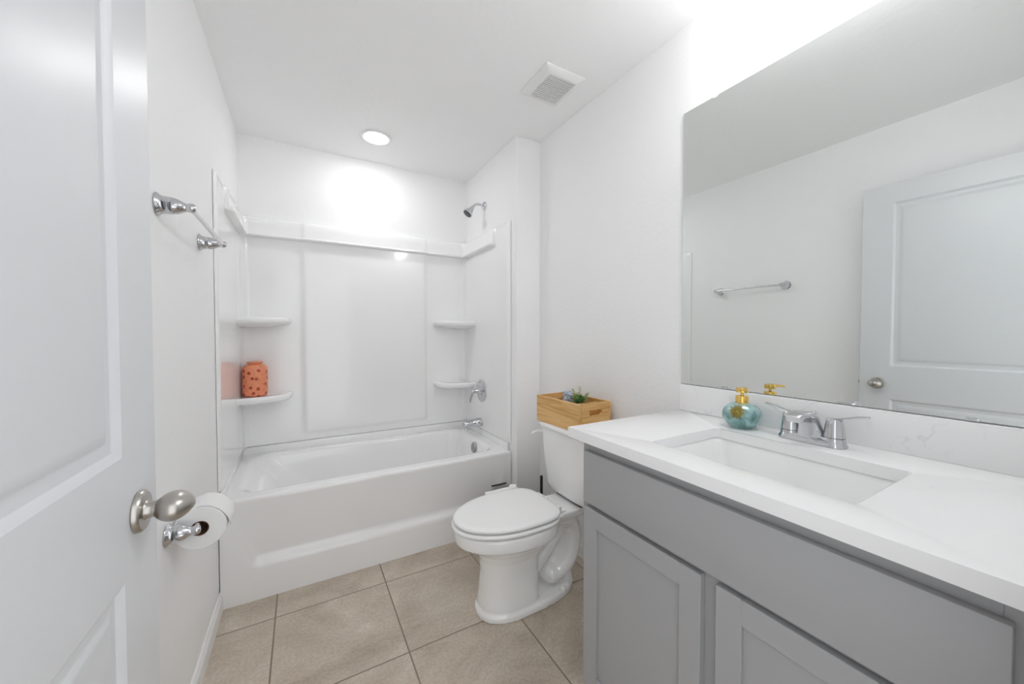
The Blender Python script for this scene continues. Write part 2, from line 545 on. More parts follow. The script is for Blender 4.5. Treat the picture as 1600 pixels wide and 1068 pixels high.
# ------------------------------------------------------------------ bathtub
tub = thing('bathtub', 'white alcove bathtub with a recessed apron, along the back wall', 'bathtub', (S / 2, (T + D) / 2, 0))
TH = 0.482
bm = bmesh.new()
e = 0.003
x0, x1, y0, y1 = 0.0 + e, S - e, T - 0.0004, D - e
rings = [
    rrect(x0, x1, y0, y1, 0.004, 0.462),
    rrect(x0, x1, y0, y1, 0.004, TH - 0.012),
    rrect(x0 + .003, x1 - .003, y0 + .004, y1 - .003, 0.006, TH - 0.003),
    rrect(x0 + .010, x1 - .010, y0 + .011, y1 - .010, 0.010, TH - 0.0002),
    rrect(x0 + .016, x1 - .016, y0 + .018, y1 - .014, 0.014, TH),
    rrect(0.050, 1.420, T + 0.056, D - 0.053, 0.09, TH + 0.0008),
    rrect(0.058, 1.412, T + 0.064, D - 0.060, 0.09, TH + 0.001),
    rrect(0.074, 1.400, T + 0.074, D - 0.070, 0.09, TH - 0.005),
    rrect(0.096, 1.390, T + 0.082, D - 0.078, 0.092, TH - 0.022),
    rrect(0.160, 1.376, T + 0.090, D - 0.086, 0.10, TH - 0.09),
    rrect(0.270, 1.354, T + 0.104, D - 0.100, 0.115, 0.27),
    rrect(0.360, 1.330, T + 0.124, D - 0.120, 0.13, 0.165),
    rrect(0.420, 1.300, T + 0.160, D - 0.156, 0.12, 0.125),
    rrect(0.480, 1.250, T + 0.22, D - 0.215, 0.08, 0.115)]
loft(bm, rings, cap0=False, cap1=True)
finish('basin', bm, M['acrylic'], tub, smooth=50)


def sstep(a, b, t):
    t = min(1, max(0, (t - a) / (b - a)))
    return t * t * (3 - 2 * t)


bm = bmesh.new()   # apron with the big sunken field whose lower edge curves up at both ends
nx, nz = 120, 60
V = []
zt = TH - 0.018
for j in range(nz + 1):
    z = zt * j / nz
    row = []
    for i in range(nx + 1):
        x = 0.003 + (S - 0.006) * i / nx
        dx = min(x, S - x)
        # lower border of the field
        zl = 0.145 + 0.24 * (1 - sstep(0.045, 0.155, dx)) ** 1.6
        dep = sstep(zl, zl + 0.055, z) * max(0.0, 1 - max(0.0, z - zl - 0.03) / max(0.02, zt - 0.004 - zl - 0.03)) * sstep(0.03, 0.16, dx)
        row.append(bm.verts.new((x, T + 0.028 * dep, z)))
    V.append(row)
for j in range(nz):
    for i in range(nx):
        bm.faces.new((V[j][i], V[j][i + 1], V[j + 1][i + 1], V[j + 1][i]))
# rolled top edge and back side
prev = V[-1]
for dy, z in ((0.004, zt + 0.001), (0.03, zt), (0.03, 0.0)):
    cur = [bm.verts.new((v_.co.x, T + dy, z)) for v_ in prev]
    for i in range(nx):
        bm.faces.new((prev[i], prev[i + 1], cur[i + 1], cur[i]))
    prev = cur
finish('apron', bm, M['acrylic'], tub, smooth=60)
bm = bmesh.new()   # tiling flange at the walls
box(bm, 0.003, S - 0.003, D - 0.014, D - 0.003, TH - 0.01, 0.527, 0.003)
box(bm, 0.003, 0.013, T + 0.03, D - 0.003, TH - 0.01, 0.527, 0.003)
box(bm, S - 0.013, S - 0.003, T + 0.03, D - 0.003, TH - 0.01, 0.527, 0.003)
finish('flange', bm, M['acrylic'], tub)
bm = bmesh.new()
lathe(bm, [(0.036, 0), (0.036, 0.004), (0.033, 0.008), (0.012, 0.0105), (0.0, 0.011)], (1.378, 2.385, 0.428), (-1, 0, 0.12), 32, cap1=False)
finish('overflow_plate', bm, M['steel'], tub)  # chrome plate; the darker steel imitates its dark reflections
bm = bmesh.new()
lathe(bm, [(0.034, 0), (0.034, 0.003), (0.028, 0.005), (0.0, 0.004)], (1.17, 2.41, 0.115), (0, 0, 1), 32, cap1=False)
finish('drain', bm, M['chrome'], tub)

# ------------------------------------------------------------------ shower surround (three panels, ledge, shelves)
sur = thing('shower_surround', 'glossy white moulded shower surround with a ledge, above the bathtub', 'shower surround', (S / 2, D, 0.52))
YF = 2.046         # front edge at the side walls
RC = 0.055         # inside corner radius
path = []          # (x, y, nx, ny, tag, s) along left wall, back wall, right wall
def seg(p, q, nrm, tagname, marks):
    for t in marks:
        path.append((p[0] + (q[0] - p[0]) * t, p[1] + (q[1] - p[1]) * t, nrm[0], nrm[1], tagname))
o_ = 0.0015
ym = [0, .03, .06, .2, .25, .262, .275, .29, .3, .32, .35, .45, .6, .8, 1.0]
seg((o_, YF), (o_, D - RC), (1, 0), 'l', ym)
for i in range(1, 8):
    a = PI - (PI / 2) * i / 8
    path.append((o_ + RC + RC * math.cos(a), D - o_ - RC + RC * math.sin(a), -math.cos(a), -math.sin(a), 'l' if i < 4 else 'b'))
L_ = S - 2 * o_ - 2 * RC
xs = [0, .05, .12, .2, .31, .322, .328, .334, .340, .346, .352, .358, .37, .5, .75, 1.0, 1.12, 1.134, 1.140, 1.146, 1.152, 1.158, 1.164, 1.170, 1.182, 1.25, 1.35, 1.43]
xs = [(x_ - o_ - RC) / L_ for x_ in xs if o_ + RC < x_ < S - o_ - RC]
seg((o_ + RC, D - o_), (S - o_ - RC, D - o_), (0, -1), 'b', [0] + xs + [1.0])
for i in range(1, 8):
    a = PI / 2 - (PI / 2) * i / 8
    path.append((S - o_ - RC + RC * math.cos(a), D - o_ - RC + RC * math.sin(a), -math.cos(a), -math.sin(a), 'b' if i < 5 else 'r'))
seg((S - o_, D - RC), (S - o_, YF), (-1, 0), 'r', [1 - t for t in reversed(ym)])
zprof = [0.531, 0.536, 0.555, 0.566, 0.572, 0.578, 0.584, 0.590, 0.596, 0.61, 0.8, 1.0, 1.2, 1.4, 1.6, 1.75, 1.79, 1.815, 1.824, 1.826, 1.828, 1.830, 1.832, 1.835, 1.838, 1.841, 1.844, 1.847, 1.852, 1.858, 1.87, 1.90, 1.935, 1.942, 1.945]


def soff(x, y, z, tg):
    base = 0.011
    t = sstep(2.236, 2.256, y)              # side flanges stay flat, the field starts behind y=2.25
    edge = 1 - 0.6 * (1 - sstep(YF, YF + 0.012, y))
    lip = 0
    if z < 1.824:
        lip = 0.0
    elif z <= 1.832:
        lip = 0.036 * math.sin(PI / 2 * (z - 1.824) / 0.008)
    elif z <= 1.838:
        lip = 0.036
    elif z <= 1.847:
        lip = 0.036 - 0.013 * sstep(1.838, 1.847, z)
    else:
        lip = 0.023 - 0.011 * (z - 1.847) / 0.098
    off = base * edge + lip * t
    if tg == 'b':                           # centre field stands a little proud
        c = sstep(0.322, 0.358, x) * (1 - sstep(1.134, 1.170, x)) * sstep(0.566, 0.596, z)
        off += 0.011 * c
    if z > 1.94:
        off = max(0.001, off - 0.004 * (1 if z < 1.944 else 2.2))
    return off


def surround_piece(name, tags, i0, i1):
    bm = bmesh.new()
    pts = path[i0:i1]
    G = []
    for z in zprof:
        G.append([bm.verts.new((x + nx_ * soff(x, y, z, tg), y + ny_ * soff(x, y, z, tg), z)) for x, y, nx_, ny_, tg in pts])
    back = [[bm.verts.new((x, y, z)) for x, y, nx_, ny_, tg in pts] for z in (zprof[0], zprof[-1])]
    for a, b in zip(G, G[1:]):
        for i in range(len(pts) - 1):
            bm.faces.new((a[i], a[i + 1], b[i + 1], b[i]))
    for i in range(len(pts) - 1):
        bm.faces.new((back[0][i], back[0][i + 1], G[0][i + 1], G[0][i]))
        bm.faces.new((G[-1][i], G[-1][i + 1], back[1][i + 1], back[1][i]))
    for i in (0, len(pts) - 1):
        bm.faces.new([g[i] for g in G] + [back[1][i], back[0][i]])
    return finish(name, bm, M['acrylic'], sur, smooth=32)


nl = len(ym) + 4
nb_ = len(path) - len(ym) - 3
surround_piece('side_panel', 'l', 0, nl)
surround_piece('back_panel', 'b', nl - 1, nb_)
surround_piece('side_panel', 'r', nb_ - 1, len(path))


def corner_shelf(cx, sx, z):
    """quarter-round shelf in a back corner; sx = +1 grows to +x"""
    bm = bmesh.new()
    a, b, nn = 0.268, 0.205, 20
    rings = []
    for dz, k in ((-0.064, 0.10), (-0.060, 0.36), (-0.052, 0.64), (-0.044, 0.82), (-0.039, 0.91), (-0.037, 0.955), (-0.032, 0.982), (-0.022, 1.0), (-0.012, 1.0), (-0.004, 0.985), (-0.0005, 0.965), (0.0, 0.94), (-0.003, 0.89), (-0.004, 0.5)):
        ring = [Vector((cx, D - 0.008, z + dz))]
        for i in range(nn + 1):
            th = PI / 2 * i / nn
            ex = 2 / 3.0
            ring.append(Vector((cx + sx * a * k * math.cos(th) ** ex, D - 0.008 - b * k * math.sin(th) ** ex, z + dz)))
        rings.append(ring)
    loft(bm, rings)
    return finish('corner_shelf', bm, M['acrylic'], sur, smooth=50)


for cx_, sx_ in ((0.008, 1), (S - 0.008, -1)):
    for z_ in (1.326, 0.860):
        corner_shelf(cx_, sx_, z_)

# orange jar on the lower left shelf
jx, jy, jz = 0.084, 2.690, 0.857
jar = thing('jar', 'orange ceramic jar with red flowers on the lower left shower shelf', 'jar', (jx, jy, jz))
bm = bmesh.new()
prof = [(0.0, 0.0), (0.052, 0.0), (0.060, 0.004), (0.064, 0.014), (0.0645, 0.10), (0.0645, 0.155), (0.062, 0.170), (0.054, 0.182), (0.042, 0.188)]
lathe(bm, prof, (jx, jy, jz), n=40, cap0=False, cap1=True)
finish('body', bm, M['jar'], jar)
bm = bmesh.new()
lathe(bm, [(0.036, 0.186), (0.036, 0.193), (0.040, 0.195), (0.040, 0.203), (0.037, 0.206), (0.0, 0.207)], (jx, jy, jz), n=36, cap1=False)
finish('neck', bm, mat('orange_rim', (0.72, 0.25, 0.13), 0.3), jar)

# ------------------------------------------------------------------ shower fittings on the alcove's right wall
sy, sz = 2.436, 2.149
sh = thing('wall_shower', 'chrome shower head on a bent arm, high on the alcove wall', 'shower head', (S, sy, sz))
bm = bmesh.new()
lathe(bm, [(0.031, 0.001), (0.031, 0.004), (0.027, 0.009), (0.014, 0.013), (0.0, 0.013)], (S, sy, sz), (-1, 0, 0), 32, cap1=False)
finish('flange', bm, M['chrome'], sh)
bm = bmesh.new()
arm = catmull([(S - 0.003, sy, sz - 0.001), (S - 0.03, sy, sz + 0.004), (S - 0.06, sy, sz + 0.003), (S - 0.082, sy, sz - 0.011), (S - 0.098, sy, sz - 0.034)], 7)
tube(bm, arm, 0.0095, 16)
finish('arm', bm, M['chrome'], sh)
hd = Vector((-0.62, 0, -0.785)).normalized()
ho = Vector((S - 0.094, sy, sz - 0.026))
bm = bmesh.new()
lathe(bm, [(0.0, 0), (0.013, 0.0), (0.0155, 0.006), (0.0145, 0.014), (0.017, 0.020), (0.026, 0.036), (0.033, 0.052), (0.0345, 0.060), (0.033, 0.064), (0.029, 0.064)], ho, hd, 36, cap0=False)
hb = finish('shower_head', bm, M['chrome'], sh)
bm = bmesh.new()
lathe(bm, [(0.030, 0.060), (0.030, 0.0665), (0.024, 0.0685), (0.0, 0.0685)], ho, hd, 36, cap1=False)
finish('spray_face', bm, M['rubber'], sh)

vy, vz = 2.462, 0.812
SX = S - 0.0125
va = thing('shower_valve', 'chrome round shower valve with a lever handle, over the tub spout', 'shower valve', (SX, vy, vz))
bm = bmesh.new()
lathe(bm, [(0.082, 0.0005), (0.083, 0.003), (0.079, 0.007), (0.068, 0.010), (0.060, 0.0095), (0.040, 0.013), (0.031, 0.020), (0.0, 0.020)], (SX, vy, vz), (-1, 0, 0), 48, cap1=False)
finish('escutcheon', bm, M['chrome'], va)
bm = bmesh.new()
lathe(bm, [(0.029, 0.018), (0.027, 0.034), (0.018, 0.040), (0.015, 0.055), (0.019, 0.060), (0.021, 0.074), (0.017, 0.082), (0.0, 0.084)], (SX, vy, vz), (-1, 0, 0), 32, cap1=False)
finish('hub', bm, M['chrome'], va)
bm = bmesh.new()
lv = catmull([(SX - 0.070, vy, vz + 0.008), (SX - 0.078, vy + 0.004, vz - 0.022), (SX - 0.083, vy + 0.010, vz - 0.055), (SX - 0.086, vy + 0.014, vz - 0.082)], 6)
tube(bm, lv, [0.014 - 0.006 * i / (len(lv) - 1) for i in range(len(lv))], 14, sn=0.7)
finish('lever', bm, M['chrome'], va)

py_, pz_ = 2.478, 0.578
sp = thing('tub_spout', 'chrome tub spout with a pull-up diverter, just above the tub rim', 'tub spout', (SX, py_, pz_))
bm = bmesh.new()
rings = []
for u, r, dz in ((0.0005, 0.031, 0), (0.012, 0.0315, 0), (0.04, 0.030, 0), (0.045, 0.0265, 0), (0.08, 0.0255, -0.003), (0.115, 0.0245, -0.007), (0.128, 0.0235, -0.009), (0.134, 0.020, -0.010), (0.136, 0.012, -0.010)):
    rings.append([Vector((SX - u, py_ + r * math.cos(2 * PI * i / 28), pz_ + dz + r * math.sin(2 * PI * i / 28))) for i in range(28)])
loft(bm, rings)
lathe(bm, [(0.017, 0.0), (0.018, 0.022), (0.014, 0.022)], (SX - 0.115, py_, pz_ - 0.022), (0, 0, -1), 24)
finish('spout_body', bm, M['chrome'], sp)
bm = bmesh.new()
lathe(bm, [(0.004, 0), (0.004, 0.012), (0.008, 0.014), (0.008, 0.020), (0.0, 0.022)], (SX - 0.117, py_, pz_ + 0.015), (0, 0, 1), 16, cap1=False)
finish('diverter_knob', bm, M['chrome'], sp)

# ------------------------------------------------------------------ recessed light and exhaust vent on the ceiling
lx, ly = LX, LYC
rl = thing('recessed_light', 'round lit recessed downlight in the ceiling over the bathtub', 'ceiling light', (lx, ly, H))
bm = bmesh.new()
lathe(bm, [(0.094, -0.0003), (0.094, -0.003), (0.091, -0.0055), (0.074, -0.0065), (0.068, -0.005), (0.0655, -0.003), (0.0655, 0.020), (0.0675, 0.020), (0.069, 0.006)], (lx, ly, H), n=56, cap0=False, cap1=False)
finish('trim_ring', bm, M['trim'], rl)
bm = bmesh.new()
lathe(bm, [(0.0, 0.004), (0.0645, 0.004), (0.0650, -0.0045), (0.060, -0.0085), (0.045, -0.0115), (0.025, -0.013), (0.0, -0.0135)], (lx, ly, H), n=48, cap0=False, cap1=False)
finish('lens', bm, M['lens'], rl)

vx0, vx1, vy0, vy1 = 1.292, 1.515, 1.376, 1.616
ve = thing('exhaust_vent', 'white square exhaust fan grille on the ceiling', 'vent', ((vx0 + vx1) / 2, (vy0 + vy1) / 2, H))
bm = bmesh.new()   # bevelled frame around the slots
i0, i1, j0, j1 = vx0 + 0.042, vx1 - 0.030, vy0 + 0.036, vy1 - 0.034
rings = [rrect(vx0, vx1, vy0, vy1, 0.006, H - 0.0005, 3, 2), rrect(vx0, vx1, vy0, vy1, 0.006, H - 0.005, 3, 2), rrect(vx0 + .006, vx1 - .006, vy0 + .006, vy1 - .006, 0.006, H - 0.009, 3, 2),
         rrect(vx0 + .026, vx1 - .022, vy0 + .024, vy1 - .024, 0.006, H - 0.019, 3, 2), rrect(i0, i1, j0, j1, 0.003, H - 0.020, 3, 2), rrect(i0, i1, j0, j1, 0.003, H - 0.008, 3, 2)]
loft(bm, rings, cap0=True, cap1=False)
finish('frame', bm, M['vent'], ve, smooth=30)
bm = bmesh.new()
ns = 15
for k in range(ns):
    yc = j0 + (j1 - j0) * (k + 0.5) / ns
    box(bm, i0 - 0.001, i1 + 0.001, yc - 0.0033, yc + 0.0033, H - 0.0195, H - 0.0165)
finish('grille', bm, M['vent'], ve, smooth=0)
finish('dark_backing', nbox(i0, i1, j0, j1, H - 0.0085, H - 0.0015), M['vent_dark'], ve, smooth=0)  # near-black sheet standing in for the shaded depth behind the slots

# ------------------------------------------------------------------ towel bar and paper holder on the left wall
def wall_post(bm, y, z, reach):
    lathe(bm, [(0.0285, 0.0005), (0.0305, 0.003), (0.0290, 0.006), (0.0250, 0.009), (0.0232, 0.015), (0.0226, reach * .36), (0.0218, reach * .50), (0.0190, reach * .64), (0.0135, reach * .78), (0.0112, reach * .86),
               (0.0112, reach - 0.006), (0.0128, reach - 0.001), (0.0122, reach + 0.006), (0.0085, reach + 0.011), (0.0, reach + 0.0125)], (0, y, z), (1, 0, 0), 36, cap1=False)


by0, by1, bz = 1.316, 1.786, 1.571
tb = thing('towel_bar', 'chrome towel bar with two posts on the left wall', 'towel bar', (0, (by0 + by1) / 2, bz))
for y_ in (by0, by1):
    bm = bmesh.new()
    wall_post(bm, y_, bz, 0.071)
    finish('post', bm, M['chrome'], tb)
    bm = bmesh.new()   # smooth oval inset on the side of the post
    lathe(bm, [(0.0, -0.002), (0.007, -0.001), (0.009, 0.001), (0.007, 0.003), (0.0, 0.0035)], (0.046, y_ - 0.0172, bz), (0.42, -1, 0), 20, su=0.6, sv=1.5, cap0=False, cap1=False)
    finish('cap', bm, M['chrome'], tb)
bm = bmesh.new()
tube(bm, [(0.071, by0 + 0.004, bz), (0.071, by1 - 0.004, bz)], 0.0072, 18)
finish('bar', bm, mat('pale_bar', (0.80, 0.80, 0.81), 0.22, 0.9), tb)

hy0, hy1, hz = 1.338, 1.503, 0.676
ph = thing('toilet_paper_holder', 'chrome toilet paper holder on the left wall, below the door knob', 'paper holder', (0, (hy0 + hy1) / 2, hz))
for y_ in (hy0, hy1):
    bm = bmesh.new()
    wall_post(bm, y_, hz, 0.063)
    finish('post', bm, M['chrome'], ph)
bm = bmesh.new()
lathe(bm, [(0.0, -0.002), (0.008, -0.001), (0.011, 0.001), (0.008, 0.004), (0.0, 0.0045)], (0.038, hy0 - 0.0172, hz), (0.42, -1, 0), 20, su=0.6, sv=1.4, cap0=False, cap1=False)
finish('cap', bm, M['chrome'], ph)
bm = bmesh.new()
tube(bm, [(0.063, hy0 + 0.006, hz), (0.063, hy1 - 0.006, hz)], 0.0085, 18)
finish('roller', bm, M['chrome'], ph)

ry0, ry1 = hy0 + 0.030, hy1 - 0.028
rx, rz, rr = 0.0665, hz - 0.0108, 0.0625
tp = thing('toilet_paper', 'white toilet paper roll hanging on the chrome holder', 'toilet paper', (rx, (ry0 + ry1) / 2, rz - rr))
bm = bmesh.new()
n = 56
rings = []
for r_, y_ in ((0.0215, ry0), (rr - 0.003, ry0), (rr, ry0 + 0.003), (rr, ry1 - 0.003), (rr - 0.003, ry1), (0.0215, ry1), (0.0215, ry0)):
    rings.append([Vector((rx + r_ * math.cos(2 * PI * i / n), y_, rz + r_ * math.sin(2 * PI * i / n))) for i in range(n)])
loft(bm, rings, cap0=False, cap1=False)
# loose end of the sheet lying over the roll and lifting off at the front
sheet = []
for i in range(0, 13):
    a = math.radians(95 - 95 * i / 12)
    k = rr + 0.0012 + 0.006 * max(0, (i - 7) / 5) ** 1.5
    sheet.append((rx + k * math.cos(a), rz + k * math.sin(a)))
sheet.append((rx + rr + 0.0065, rz - 0.012))
sv_ = []
for d in (0.0, 0.0006):
    sv_.append([[bm.verts.new((x_ + d, y_, z_ + d)) for x_, z_ in sheet] for y_ in (ry0 + 0.001, ry1 - 0.001)])
for lay in sv_:
    for i in range(len(sheet) - 1):
        bm.faces.new((lay[0][i], lay[0][i + 1], lay[1][i + 1], lay[1][i]))
finish('paper', bm, M['paper'], tp, smooth=40)
bm = bmesh.new()
rings = []
for r_, y_ in ((0.0195, ry0 + 0.0005), (0.0214, ry0 + 0.0005), (0.0214, ry1 - 0.0005), (0.0195, ry1 - 0.0005), (0.0195, ry0 + 0.0005)):
    rings.append([Vector((rx + r_ * math.cos(2 * PI * i / 40), y_, rz + r_ * math.sin(2 * PI * i / 40))) for i in range(40)])
loft(bm, rings, cap0=False, cap1=False)
finish('cardboard_core', bm, M['core'], tp)

# ------------------------------------------------------------------ toilet
tl = thing('toilet', 'white two-piece toilet with closed lid beside the grey vanity', 'toilet', (R - 0.42, TY, 0))


def egg(ub, uf, hw, z, eb=2.6, ef=2.05, n=56, um=None, taper=0.0):
    """plan outline: ub/uf distances from the wall of back and front ends"""
    uc = um if um is not None else ub + (uf - ub) * 0.42
    pts = []
    for i in range(n):
        t = 2 * PI * i / n
        c, s_ = math.cos(t), math.sin(t)
        if c >= 0:
            u = uc + (uf - uc) * abs(c) ** (2 / ef); v = hw * abs(s_) ** (2 / ef)
        else:
            u = uc - (uc - ub) * abs(c) ** (2 / eb); v = hw * (1 - taper * abs(c) ** 1.5) * abs(s_) ** (2 / eb)
        v = math.copysign(v, s_) if abs(s_) > 1e-9 else 0
        pts.append(Vector((R - u, TY + v, z)))
    return pts


bm = bmesh.new()
# bowl and front column
loft(bm, [egg(.40, .668, .108, 0.0, 4, 2.3), egg(.40, .668, .108, .05, 4, 2.3), egg(.40, .662, .104, .10, 4, 2.3), egg(.40, .655, .102, .18, 4, 2.3), egg(.395, .66, .106, .24, 3.5, 2.2),
          egg(.37, .672, .122, .275, 3, 2.1), egg(.34, .705, .146, .302, 2.6), egg(.31, .735, .164, .322), egg(.30, .760, .176, .332), egg(.30, .773, .183, .340), egg(.30, .776, .185, .360), egg(.30, .776, .185, .386), egg(.30, .770, .180, .393)])
# foot
loft(bm, [egg(.185, .680, .119, 0.0, 3.2, 2.3, um=.50, taper=.12), egg(.185, .680, .119, .022, 3.2, 2.3, um=.50, taper=.12), egg(.192, .673, .112, .032, 3.2, 2.3, um=.50, taper=.12)])
# deck under the tank
loft(bm, [rrect(R - .36, R - .16, TY - .060, TY + .060, .03, .325, 5, 4), rrect(R - .38, R - .13, TY - .088, TY + .088, .03, .355, 5, 4), rrect(R - .40, R - .12, TY - .100, TY + .100, .035, .374, 5, 4), rrect(R - .40, R - .12, TY - .102, TY + .102, .035, .392, 5, 4), rrect(R - .395, R - .125, TY - .097, TY + .097, .035, .396, 5, 4)])
# trapway: rising leg, then the big bend at the back and down into the foot
def trap(pts, r, k, end=False):
    P = catmull([(R - u, TY, z) for u, z in pts], 6)
    b0 = len(bm.verts)
    rr0 = [r] * len(P)
    if end:
        for q_, f_ in enumerate((.25, .52, .72, .86, .95)):
            rr0[-1 - q_] = r * f_
    tube(bm, P, rr0, 18, sn=k, up=(0.3, 0, 1))
trap([(.46, .10), (.40, .14), (.345, .19), (.295, .245), (.25, .31)], .041, 1.45)
trap([(.31, .350), (.225, .338), (.180, .285), (.178, .205), (.205, .130), (.262, .088), (.310, .080), (.350, .074)], .044, 1.75, True)
trap([(.24, .10), (.22, .02)], .05, 1.5)
trap([(.52, .26), (.45, .27), (.36, .33)], .045, 1.9)
bw = finish('bowl', bm, M['porcelain'], tl, smooth=0)
md = bw.modifiers.new('remesh', 'REMESH'); md.mode = 'VOXEL'; md.voxel_size = 0.004
ms = bw.modifiers.new('smooth', 'SMOOTH'); ms.factor = 0.5; ms.iterations = 6
dg = bpy.context.evaluated_depsgraph_get()
me = bpy.data.meshes.new_from_object(bw.evaluated_get(dg))
bw.modifiers.clear()
bw.data = me
me.materials.clear(); me.materials.append(M['porcelain'])
for p in me.polygons:
    p.use_smooth = True


def slab(name, ub, uf, hw, zs, um, eb, dome=0.0, taper=0.16):
    bm = bmesh.new()
    rings = [egg(ub + d, uf - d, hw - d, z, eb, 2.05, um=um, taper=taper) for d, z in zs]
    d, z = zs[-1]
    for q in (0.7, 0.35, 0.05):
        rr_ = egg(ub + d, uf - d, hw - d, z + dome * (1 - q * q), eb, 2.05, um=um, taper=taper)
        c = Vector((R - um, TY, 0))
        rings.append([Vector((c.x + (p.x - c.x) * q, c.y + (p.y - c.y) * q, p.z)) for p in rr_])
    loft(bm, rings)
    return finish(name, bm, M['seat'], tl, smooth=45)


slab('seat', .315, .787, .187, [(.045, .392), (.045, .4005), (.003, .4005), (0, .404), (0, .411), (.003, .4145), (.010, .4155)], .50, 4.2, taper=.10)
slab('lid', .312, .780, .182, [(.055, .415), (.055, .4228), (.003, .4228), (0, .426), (0, .432), (.003, .4365), (.010, .439), (.03, .4405)], .50, 4.4, dome=.003, taper=.10)
for s_ in (-1, 1):
    bm = bmesh.new()
    yy = TY + s_ * 0.072
    box(bm, R - .318, R - .262, yy - .021, yy + .021, .394, .407, .005, 3)
    lathe(bm, [(0.0, -.021), (.0105, -.021), (.012, -.018), (.012, .018), (.0105, .021), (0.0, .021)], (R - .30, yy, .416), (0, 1, 0), 20, cap0=False, cap1=False)
    finish('hinge', bm, M['seat'], tl)
    bm = bmesh.new()
    yy = TY + s_ * 0.098
    lathe(bm, [(.016, 0), (.016, .008), (.0135, .017), (.007, .022), (0, .023)], (R - .285, yy, .0305), n=24, cap1=False)
    finish('bolt_cap', bm, M['porcelain'], tl)
bm = bmesh.new()   # control with a round dial beside the seat
box(bm, R - .40, R - .33, TY - .11, TY + .20, .3935, .3975, .001)
box(bm, R - .352, R - .306, TY - .132, TY - .098, .3935, .408, .005, 3)
box(bm, R - .525, R - .345, TY + .185, TY + .248, .394, .418, .006, 3)
lathe(bm, [(.021, .414), (.021, .424), (.018, .429), (0, .430)], (R - .372, TY + .222, 0), n=28, cap1=False)
side = finish('side_control', bm, M['seat'], tl)
side['label'] = 'white side control with a round dial'
# tank
bm = bmesh.new()
def tank_ring(u0, u1, hw, r, z, bow):
    pts = rrect(R - u1, R - u0, TY - hw, TY + hw, r, z, 7, 12)
    return [Vector((p.x - bow * (1 - min(1, abs(p.y - TY) / hw) ** 2) * ((R - u0 - p.x) / (u1 - u0)), p.y, z)) for p in pts]
loft(bm, [tank_ring(.06, .175, .155, .04, .405, .010), tank_ring(.04, .192, .172, .045, .418, .012), tank_ring(.03, .200, .180, .045, .45, .014), tank_ring(.026, .207, .192, .04, .58, .016), tank_ring(.024, .212, .200, .038, .70, .016), tank_ring(.024, .213, .201, .038, .738, .016)])
finish('tank', bm, M['porcelain'], tl, smooth=50)
bm = bmesh.new()
loft(bm, [tank_ring(.020, .218, .207, .035, .737, .016), tank_ring(.016, .224, .213, .035, .741, .017), tank_ring(.016, .226, .215, .035, .752, .017), tank_ring(.019, .223, .212, .035, .761, .017), tank_ring(.026, .215, .204, .035, .765, .016)])
finish('tank_lid', bm, M['porcelain'], tl, smooth=50)
bm = bmesh.new()   # side lever
ly_ = TY + 0.200
lathe(bm, [(.0145, 0), (.0145, .010), (.011, .014), (0, .015)], (R - .172, ly_ - 0.003, .694), (0, 1, 0), 24, cap1=False)
tube(bm, catmull([(R - .168, ly_ + .014, .696), (R - .195, ly_ + .019, .699), (R - .225, ly_ + .020, .697), (R - .252, ly_ + .020, .692)], 5), [.009] * 8 + [.0085] * 8, 14, sn=0.6)
finish('flush_lever', bm, M['seat'], tl)
bm = bmesh.new()
box(bm, R - .18, R - .08, TY - .10, TY + .10, .394, .408, .006)
finish('tank_gasket', bm, M['black'], tl)
# ------------------------------------------------------------------ things behind the toilet
bx, by_ = 1.555, 1.80
bh = thing('toilet_brush', 'black toilet brush handle standing behind the toilet beside the wall corner', 'toilet brush', (bx, by_, 0))
bm = bmesh.new()
lathe(bm, [(0.0, 0), (.044, 0), (.046, .004), (.046, .14), (.043, .145), (.040, .145), (.040, .06), (0, .06)], (bx, by_, 0), n=32, cap0=False, cap1=False)
finish('holder', bm, M['black'], bh)
bm = bmesh.new()
lathe(bm, [(.0085, .062), (.0085, .385), (.007, .389), (0, .390)], (bx, by_, 0), n=18, cap1=False)
finish('handle', bm, M['black'], bh)

wx, wy = 1.352, 1.862
wb = thing('trash_can', 'small grey metal trash can between the bathtub and the toilet', 'trash can', (wx, wy, 0))
bm = bmesh.new()
lathe(bm, [(0.0, 0), (.088, 0), (.092, .006), (.092, .295), (.0945, .298)], (wx, wy, 0), n=48, cap0=False, cap1=True)
finish('body', bm, M['steel'], wb)
bm = bmesh.new()
lathe(bm, [(.0955, .297), (.0965, .304), (.094, .312), (.080, .322), (.055, .329), (0, .332)], (wx, wy, 0), n=48, cap1=False)
finish('lid', bm, M['steel'], wb)
bm = bmesh.new()
box(bm, wx - .05, wx + .05, wy + .085, wy + .099, .319, .325, .002)
finish('hinge', bm, M['black'], wb)

# ------------------------------------------------------------------ wooden crate on the tank lid, with its contents
cl, cw, chh, ct = 0.345, 0.198, 0.136, 0.011
CX, CY, CZ0 = 1.532, 1.490, 0.7655
cr = thing('wooden_crate', 'small pine wooden crate with handle slots on the toilet tank', 'crate', (CX, CY, CZ0), math.radians(1.6))


def cpart(name, bm, mt):
    return finish(name, bm, mt, cr, local=True, smooth=30)


